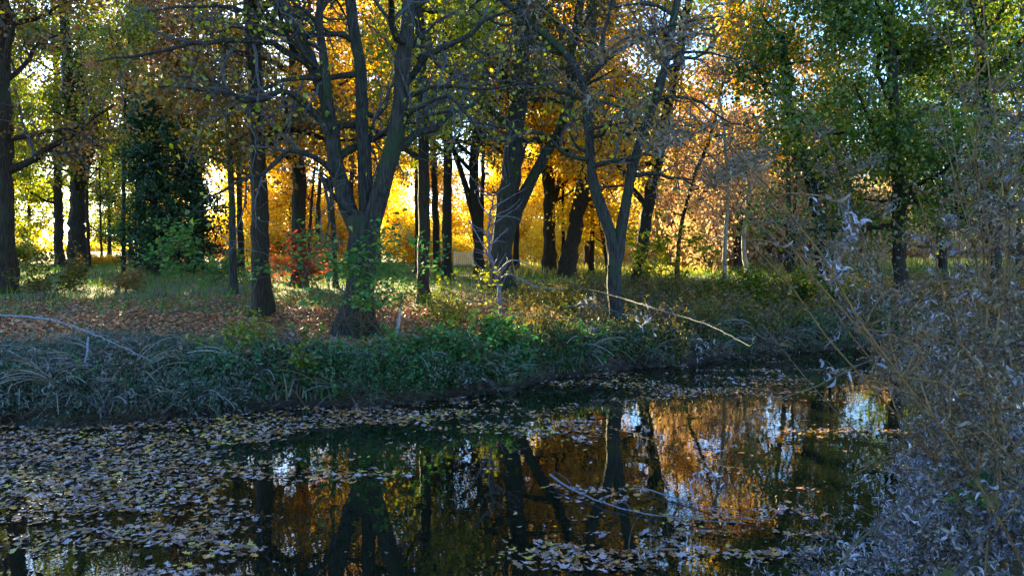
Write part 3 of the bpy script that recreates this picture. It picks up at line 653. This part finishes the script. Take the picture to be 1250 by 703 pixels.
# ------------------------------------------------------------------ dead wood
def branch_obj(name, label, mainpts, r0, mat, seed, nside=8, sl=.6, cat='branch', extra=()):
    global rng; rng = np.random.default_rng(seed); mb = MB(); tw = MB()
    o = np.array(mainpts[0], float); path = smooth_path(np.array(mainpts) - o, .12); path[1:] += rng.normal(0, r0 * .3, (len(path) - 1, 3))
    tube(mb, path, np.linspace(r0, r0 * .35, len(path)), 6)
    for e in extra:
        pe = smooth_path(np.array(e) - o, .12); tube(mb, pe, np.linspace(r0 * .6, r0 * .2, len(pe)), 5)
    sg = np.gradient(path, axis=0)
    for k in range(nside):
        i = rng.integers(2, len(path)); d = sg[i] / np.linalg.norm(sg[i]) + rng.normal(0, .7, 3)
        tube(tw, wander(path[i], d, sl * rng.uniform(.4, 1), 5, .25, 0), np.linspace(r0 * .35, r0 * .12, 6), 4)
    r = empty(name, o, label, cat); mb.build('stem', M[mat], r, True)
    if tw.v: tw.build('sprays', M[mat], r)
    return r
def gp(px, py, h=0): x, y = hit(px, py); return np.array([x, y, float(G(x, y)) + h])
s = P(612, 352, 17.5)
branch_obj('dead_snag', 'bleached pale blue dead stem rising beside the thick leaning grey trunk', [P(612, 385, 20.5), P(607, 345, 20.4), P(598, 305, 20.3), P(597, 270, 20.2), P(603, 240, 20)], .055, 'twig_pale', 41, 34, 1.1, 'dead tree',
           extra=[[P(605, 330, 20.4), P(590, 300, 20.1), P(572, 268, 20)], [P(607, 345, 20.4), P(622, 335, 20), P(655, 350, 19.8), P(690, 352, 19.6)], [P(605, 335, 20.4), P(625, 318, 20), P(650, 325, 19.8)]])
a = gp(484, 410); 
branch_obj('stake', 'short white leaning stake on the leaf litter right of the big trunk', [a, a + [.03, 0, .25], a + [.09, 0, .5], a + [.12, 0, .75]], .052, 'white', 42, 0, .1, 'stake')
branch_obj('fallen_branch', 'long pale brown branch reaching from the bank out over the water', [P(700, 350, 20), P(745, 360, 19), P(800, 377, 17), P(860, 395, 15), P(915, 422, 13.5)], .018, 'twig_grey', 43, 12, .8)
branch_obj('fallen_branch', 'pale grey branch curving down across the left bank weeds', [P(-25, 384, 14.2), P(20, 386, 14.1), P(60, 390, 14), P(100, 402, 13.8), P(135, 417, 13.5), P(185, 440, 13.1)], .022, 'dead_white', 44, 3, .5)
branch_obj('fallen_branch', 'pale curved branch hanging vertically in the left bank weeds', [P(108, 412, 13.6), P(104, 440, 13.2), P(92, 465, 12.8), P(66, 488, 12.4), P(45, 510, 12.1)], .02, 'dead_white', 45, 3, .4)
branch_obj('fallen_branch', 'grey twiggy branch hanging down by the thin trunks left of the big tree', [P(400, 285, 22), P(385, 310, 22), P(372, 335, 22), P(368, 358, 22)], .02, 'twig_grey', 46, 12, .8)
branch_obj('floating_branch', 'pale bare branch lying in the water near the middle foreground', [np.array([.45, 9.2, .10]), np.array([.75, 8.7, .04]), np.array([1.15, 8.2, .03]), np.array([1.7, 7.9, .03]), np.array([2.3, 7.7, .05])], .012, 'deadpale' if False else 'dead_white', 47, 9, .5)
branch_obj('floating_branch', 'thin bent twigs poking from the water right of the pale floating branch', [np.array([1.05, 7.0, -.05]), np.array([1.08, 7.0, .25]), np.array([1.2, 7.0, .38]), np.array([1.3, 7.0, .1])], .008, 'stem_tan', 48, 3, .4)
branch_obj('floating_branch', 'pale slender branch floating before the tall weeds', [np.array([1.5, 8.9, .03]), np.array([2.0, 8.3, .03]), np.array([2.3, 7.9, .03]), np.array([2.6, 7.8, .05])], .010, 'dead_white', 49, 6, .4)
branch_obj('fallen_branch', 'tangled pale twigs on the bank at the foot of the Y shaped tree', [P(690, 375, 19), P(730, 372, 18.8), P(765, 385, 18.5), P(800, 380, 18.3)], .018, 'twig_grey', 50, 26, 1.0)
branch_obj('fallen_log', 'weathered grey log on the far grass near the evergreen', [gp(165, 329, .12), gp(190, 329, .14), gp(222, 330, .12)], .14, 'bark_pale', 51, 0, .3, 'log')
rng = np.random.default_rng(58)
for k in range(14):
    p = rng.uniform(30, 640); Y = rng.uniform(19, 27); x = (p - 625) / F * Y; a = rng.uniform(0, 6.28); L = rng.uniform(.3, .9)
    q = [np.array([x + math.cos(a) * L * t + .05 * math.sin(5 * t), Y + math.sin(a) * L * t, 0]) for t in (0, .5, 1)]
    for u in q: u[2] = float(G(u[0], u[1])) + .05
    st_ = branch_obj('fallen_stick', 'short bare stick lying on the leaf litter', q, .016, 'stem_tan', 800 + k, 3, .3, 'stick'); st_['group'] = 'sticks on the leaf litter'
# pale unidentified scraps caught on the bank brush, built from curled leaf shapes
for k, (px, py, Y, s, lab) in enumerate([(785, 392, 17, .16, 'bunch of pale scraps hanging right of the Y shaped tree'), (725, 405, 18, .12, 'pale scraps low on the bank left of the Y shaped tree'),
      (675, 410, 18, .14, 'flat pale scraps lying by the water under the olive bush'), (715, 372, 19, .15, 'pale scraps tangled in the twigs left of the Y shaped tree'), (858, 430, 18.5, .15, 'pale tuft of scraps at the far waterline')]):
    rng = np.random.default_rng(60 + k); mb = MB(); n = 16; scatter(mb, CURL, rng.normal(0, s * .8, (n, 3)), rand_rot(n), rng.uniform(.6, 1.2, n) * s * 1.3)
    o = mb.build('pale_scraps', M['paleleaf']); o.location = P(px, py, Y); tag(o, lab, 'withered leaves')
# pale panel far off between trunks
x, Y = (566 - 625) / F * 60, 60.0
mb = MB()
def box(mb, c, s):
    c = np.array(c); s = np.array(s) / 2
    V = np.array([[i, j, k] for i in (-1, 1) for j in (-1, 1) for k in (-1, 1)]) * s + c
    mb.add(V, [[0, 1, 3, 2], [4, 6, 7, 5], [0, 4, 5, 1], [2, 3, 7, 6], [0, 2, 6, 4], [1, 5, 7, 3]])
r = empty('fence_panel', ground_at(x, Y), 'small pale cream slatted panel far off between the trunks', 'fence')
mb = MB()
for k in range(9): box(mb, (-.62 + k * .155, 0, .62), (.12, .03, 1.0))
mb.build('slats', M['cream'], r)
mb = MB(); box(mb, (0, .04, .95), (1.4, .04, .08)); mb.build('rail', M['cream'], r)
mb = MB(); box(mb, (0, .04, .3), (1.4, .04, .08)); mb.build('rail', M['cream'], r)
for q in (-.72, .72):
    mb = MB(); box(mb, (q, .02, .6), (.09, .09, 1.3)); mb.build('post', M['cream'], r)

# leafy plants scattered one by one on the bank edge, and low red shrubs far off
PL = []
for v in range(4):
    rng = np.random.default_rng(700 + v); tr, tw, lf = MB(), MB(), MB(); lp = []
    for k in range(5):
        az = rng.uniform(0, 6.28); grow(tr, tw, lp, np.array([0, 0, -.05]), np.array([math.cos(az) * .7, math.sin(az) * .7, 1]), rng.uniform(.5, .95), .01, 1, cfg(n=(0, 5, 3), up=.0, w=.18, tw=.5, zmin=0))
    LP = np.concatenate(lp); n = 300; pos = LP[rng.integers(0, len(LP), n)] + rng.normal(0, .03, (n, 3))
    scatter(lf, HEX, pos, rand_rot(n, .8), rng.uniform(.06, .13, n)); PL.append([tr.mesh('stem'), None, lf.join(tw).mesh('foliage')])
rng = np.random.default_rng(57)
BP = [('vivid_green', 'leafy bright green plant growing on the middle of the bank edge', (250, 660), 16), ('yellowgreen', 'yellowing leafy plant among the bank weeds', (240, 760), 9),
      ('deadbrown', 'brown withered bushy plant among the bank weeds', (20, 1000), 13), ('green', 'dark green leafy plant on the right stretch of bank', (640, 1030), 12), ('rust', 'rusty leafed plant among the bank weeds', (260, 800), 5)]
for mat, lab, (p0, p1), cnt in BP:
    for k in range(cnt):
        p = rng.uniform(p0, p1); a, b, c_ = ray(p, 480); x0 = None
        for yy in np.arange(10, 30, .1):
            if far_d(a * yy, yy) > .5: x0 = a * yy; break
        yy += rng.uniform(0, 1.6 if p < 640 else 5); x0 = a * yy; sc = rng.uniform(.5, 1.0)
        inst(PL[rng.integers(0, 4)], 'bank_plant', lab, 'plant', lab.replace('plant', 'plants'), x0, yy, (sc, sc), rng.uniform(0, 6.28), ('stem_tan', None, (mat, 'stem_tan')), SPn)
for p, Y in [(112, 62), (128, 64), (146, 62), (170, 66), (200, 60), (850, 50), (862, 51), (350, 55), (392, 58)]:
    inst(SHR[rng.integers(0, 5)], 'red_shrub', 'low orange to red shrub glowing far off beyond the grass', 'shrub', 'low orange and red shrubs far off', (p - 625) / F * Y, Y, (.5, .2), rng.uniform(0, 6.28), ('bark_brown', None, ('redleaf' if p > 800 else 'orange', 'bark_brown')), SPn)

# ------------------------------------------------------------------ floating leaves
rng = np.random.default_rng(77)
def cover(x, y):
    px = 625 + F * x / y; py = 300 + F * CAMZ / y
    q = mn.noise(Vector((x * .55, y * .9, 3))) + .6 * mn.noise(Vector((x * 1.5, y * 3.2, 8))) + .3 * mn.noise(Vector((x * 5, y * 9, 1)))
    L = 1.9 * math.exp(-((px - 90) / 260) ** 2) * math.exp(-((py - 575) / 62) ** 2) + 1.1 * math.exp(-((px - 420) / 330) ** 2) * math.exp(-((py - 512) / 20) ** 2)
    L += .75 * math.exp(-((px - 780) / 240) ** 2) * math.exp(-((py - 468) / 18) ** 2) + .8 * math.exp(-((px - 60) / 160) ** 2) * math.exp(-((py - 665) / 30) ** 2)
    L += .6 * math.exp(-((px - 880) / 90) ** 2) * math.exp(-((py - 640) / 30) ** 2) + .5 * math.exp(-((px - 700) / 250) ** 2) * math.exp(-((py - 690) / 14) ** 2)
    L += .35 * math.exp(-((px - 1050) / 160) ** 2) * math.exp(-((py - 470) / 40) ** 2)
    st = mn.noise(Vector((x * .5 + 20, y * 2.6, 5))) + .5 * mn.noise(Vector((x * 1.7, y * 6, 2)))
    v = L * .92 + q * 1.1 + .9 * max(0, st - .12) - .50
    return v
pts = []
for _ in range(85000):
    y = rng.uniform(5.6, 24); x = rng.uniform(-.72, .70) * y
    if far_d(x, y) > -.05 or near_d(x, y) > -.05: continue
    v = cover(x, y)
    if rng.uniform() < max(0.004, min(1, v * 1.7)): pts.append((x, y))
pts = np.array(pts); pts = pts[np.argsort(pts[:, 1])]
LM = [None] * len(LOBED)
for k, (V, Fc) in enumerate(LOBED):
    b = MB(); b.add(V, Fc); LM[k] = b.mesh('floating_leaf'); LM[k].materials.append(M['float_obj'])
for (x, y) in pts[:300]:
    o = bpy.data.objects.new('floating_leaf', LM[rng.integers(0, len(LM))]); COL.objects.link(o)
    s = rng.uniform(.05, .11); o.location = (x, y, .008 + .02 * rng.uniform()); o.rotation_euler = (rng.normal(0, .10), rng.normal(0, .10), rng.uniform(0, 6.28)); o.scale = (s, s * rng.uniform(.7, 1), s * rng.uniform(.8, 2))
    tag(o, 'dull brown or orange leaf floating on the dark water in the near foreground', 'leaf', 'leaves floating nearest on the water')
rest = pts[300:]; mb = MB(); n = len(rest)
scatter(mb, LOBED, np.stack([rest[:, 0], rest[:, 1], rng.uniform(.006, .03, n)], 1), rand_rot(n, .16), rng.uniform(.035, .085, n) * rng.choice([1, 1, 1.5], n))
tag(mb.build('floating_leaves', M['float']), 'mat of fallen leaves floating out across the pond', 'floating leaves', kind='stuff')
print('floating', len(pts))

# ------------------------------------------------------------------ foreground dead weeds
def weed_mesh(seed, H, bend, nside, nleaf, nseed, lsz):
    global rng; rng = np.random.default_rng(seed); st, lv, sd = MB(), MB(), MB()
    pts = wander([0, 0, -.1], np.array([bend * .3, rng.normal(0, .05), 1]), H, 12, .085, 0)
    pts[:, 0] += bend * (np.linspace(0, 1, 13) ** 2) * H * .35
    tube(st, pts, np.linspace(.0065, .002, 13), 5); allp = [pts[2:]]
    tips = []
    for k in range(nside):
        i = rng.integers(3, 12); az = rng.uniform(0, 6.28); d = np.array([math.cos(az), math.sin(az), rng.uniform(.2, 1.1)])
        q = wander(pts[i], d, rng.uniform(.2, .55) * (1.25 - i / 16), 6, .27, rng.choice([-.12, .04])); tube(st, q, np.linspace(.005, .002, 7), 4); allp.append(q[1:]); tips.append(q[3:])
    A = np.concatenate(allp); p = np.repeat(A[rng.integers(0, len(A), nleaf // 4 + 1)], 4, 0)[:nleaf] + rng.normal(0, .004, (nleaf, 3))
    scatter(lv, CURL, p, rand_rot(nleaf), rng.uniform(.3, 1.5, nleaf) * lsz)
    T = np.concatenate(tips + [pts[9:]]); p = T[rng.integers(0, len(T), nseed)] + rng.normal(0, .03, (nseed, 3))
    scatter(sd, LEAF, p, rand_rot(nseed), rng.uniform(.006, .016, nseed))
    return st.mesh('stem'), lv.mesh('leaves'), sd.mesh('seed_sprays')
TALL = [weed_mesh(500 + k, [2.6, 2.3, 2.9, 2.0, 2.5, 1.7][k], [-.5, -.8, -.3, -.9, .1, -.6][k], 24, 300, 700, .070) for k in range(6)]
BARE = [weed_mesh(550 + k, [2.7, 2.4, 2.9][k], [-.7, -.4, -.9][k], 18, 150, 900, .055) for k in range(3)]
LOW = [weed_mesh(600 + k, [.9, .75, 1.1, .65][k], [-.8, .3, -.5, -1.2][k], 17, 330, 220, .062) for k in range(4)]
rng = np.random.default_rng(88)
def put(var, lab, grp, x, y, s, rz, mats):
    r = inst(var, 'dead_weed', lab, 'weed', grp, x, y, (s, s), rz, mats, ('stem', 'foliage', 'seed_sprays'))
    r.rotation_euler = (rng.normal(0, .07), rng.normal(-.05, .09), rz); return r
n = 0
while n < 15:
    px = rng.triangular(1120, 1270, 1420); Y = rng.uniform(3.2, 7.0); x = (px - 625) / F * Y
    if near_d(x, Y) < .25: continue
    put(TALL[rng.integers(0, 6)], 'tall withered weed with brown stem and curled grey leaves on the near bank', 'tall dead weeds at right', x, Y, rng.uniform(.95, 1.25), rng.uniform(-.5, .5), ('stem_tan', 'deadleaf' if rng.uniform() < .4 else 'deadbrown', 'deadbrown')); n += 1
for k in range(26):
    Y = rng.uniform(3.4, 6.5); px = rng.triangular(1150, 1230, 1400); x = (px - 625) / F * Y
    put(BARE[rng.integers(0, 3)], 'tall bare tan weed stem leaning left with brown seed tufts on the near bank', 'bare tan weed stems at right', x, Y, rng.uniform(.95, 1.3), rng.uniform(-.35, .35), ('stem_straw', 'deadbrown', 'deadbrown'))
n = 0
while n < 66:
    px = rng.uniform(1035, 1340); Y = rng.uniform(3.4, 8.2); x = (px - 625) / F * Y
    if near_d(x, Y) < -.1 or near_d(x, Y) > 2.4: continue
    put(LOW[rng.integers(0, 4)], 'low dense weed of curled grey blue dead leaves in the bottom right corner', 'low dead weeds in the right foreground', x, Y, rng.uniform(.7, 1.1), rng.uniform(0, 6.28), ('stem_tan', 'deadleaf' if rng.uniform() < .75 else 'paleleaf', 'deadbrown')); n += 1
# green sprigs in the corner
sapling('green_weed', 'fresh green blades and leaves in the bottom right corner', 1215, 0, 4.3, .5, .5, 160, .10, 'vivid_green', 90, 5, 'weed')
sapling('green_weed', 'small green leafy sprig below the tall dead weeds', 1130, 0, 6.3, .55, .6, 240, .07, 'vivid_green', 91, 6, 'weed')
# arching stems with single curled leaves
def arch(label, ctrl, r0, seed, nl, mat='stem_tan', leafmat_='paleleaf', ls=.09):
    global rng; rng = np.random.default_rng(seed); st, lv, tw = MB(), MB(), MB(); o = np.array(ctrl[0]); path = smooth_path(np.array(ctrl) - o, .05)
    tube(st, path, np.linspace(r0, r0 * .35, len(path)), 6); sg = np.gradient(path, axis=0); tp = []
    for k in range(7):
        i = rng.integers(len(path) // 4, len(path)); d = sg[i] / np.linalg.norm(sg[i]) + rng.normal(0, .5, 3) + [0, 0, -.3]; q = wander(path[i], d, rng.uniform(.1, .35), 5, .2, -.05); tube(tw, q, np.linspace(r0 * .4, r0 * .15, 6), 4); tp.append(q[2:])
    T = np.concatenate(tp + [path[len(path) // 3::6]]); p = T[rng.integers(0, len(T), nl)] + rng.normal(0, .012, (nl, 3)) - [0, 0, .02]
    scatter(lv, CURL, p, rand_rot(nl), rng.uniform(.5, 1.2, nl) * ls)
    r = empty('arching_stem', o, label, 'dead stem'); st.build('stem', M[mat], r, True); lv.join(tw).build('foliage', [M[leafmat_], M[mat]], r)
arch('tan arching stem with pale curled leaves reaching left over the water', [P(1290, 400, 4.2), P(1190, 412, 4.2), P(1110, 425, 4.15), P(1050, 445, 4.1), P(1000, 470, 4.1), P(950, 488, 4.1), P(915, 510, 4.1), P(890, 545, 4.1), P(875, 575, 4.1)], .0075, 71, 34, 'arch', 'paleleaf', .09)
arch('lower arching stem crossing the weeds toward the bottom right', [P(1290, 545, 3.6), P(1200, 575, 3.6), P(1120, 610, 3.7), P(1060, 650, 3.8), P(1020, 690, 3.9)], .008, 72, 26, 'arch', 'paleleaf')
arch('stout pale stem rising from the bottom right corner', [P(1150, 730, 2.8), P(1200, 650, 2.9), P(1250, 590, 3.0), P(1300, 540, 3.1)], .008, 73, 14, 'twig_grey', 'deadleaf', .06)
arch('thin brown stem slanting down from the right toward the floating leaves', [P(1250, 700, 4.6), P(1150, 620, 4.8), P(1080, 560, 4.9), P(1000, 480, 5.0), P(930, 395, 5.1)], .007, 74, 16, 'arch', 'deadbrown')
arch('curved stem leaning left at mid height above the pond', [P(1230, 520, 4.4), P(1150, 420, 4.4), P(1080, 370, 4.4), P(1030, 335, 4.4), P(1000, 310, 4.4)], .007, 75, 40, 'arch', 'paleleaf', .06)
arch('thin dead stem with drooping leaves at the far left of the thicket', [P(1180, 500, 5.0), P(1100, 380, 5.0), P(1040, 260, 5.0), P(1000, 200, 5.0), P(975, 150, 5.0)], .006, 76, 24, 'stem_tan', 'deadbrown', .07)

# ------------------------------------------------------------------ light
SUN_EL, SUN_AZ = R(14), R(-25)         # azimuth measured from +Y toward +X
sun_dir = Vector((math.sin(SUN_AZ) * math.cos(SUN_EL), math.cos(SUN_AZ) * math.cos(SUN_EL), math.sin(SUN_EL)))
sd = bpy.data.lights.new('sun', 'SUN'); so = bpy.data.objects.new('sun', sd); COL.objects.link(so)
so.rotation_euler = sun_dir.to_track_quat('Z', 'Y').to_euler(); so.location = (0, 0, 30)
sd.energy = 5.0; sd.angle = R(.5); sd.color = (1, .84, .42)
w = bpy.data.worlds.new('World'); scene.world = w; w.use_nodes = True; nt = w.node_tree
bg = nt.nodes['Background']; sky = nt.nodes.new('ShaderNodeTexSky'); sky.sky_type = 'NISHITA'; sky.sun_disc = False
sky.sun_elevation = SUN_EL; sky.sun_rotation = SUN_AZ; sky.ozone_density = 4.6; sky.dust_density = .2; sky.air_density = 1.0
nt.links.new(sky.outputs[0], bg.inputs[0]); bg.inputs[1].default_value = .088
vs = scene.view_settings; vs.view_transform = 'Standard'; vs.look = 'None'; vs.gamma = 1; vs.exposure = 2.95; vs.use_curve_mapping = False
scene.render.engine = 'CYCLES'
cy = scene.cycles; cy.max_bounces = 6; cy.diffuse_bounces = 3; cy.glossy_bounces = 3; cy.transmission_bounces = 3; cy.use_denoising = True
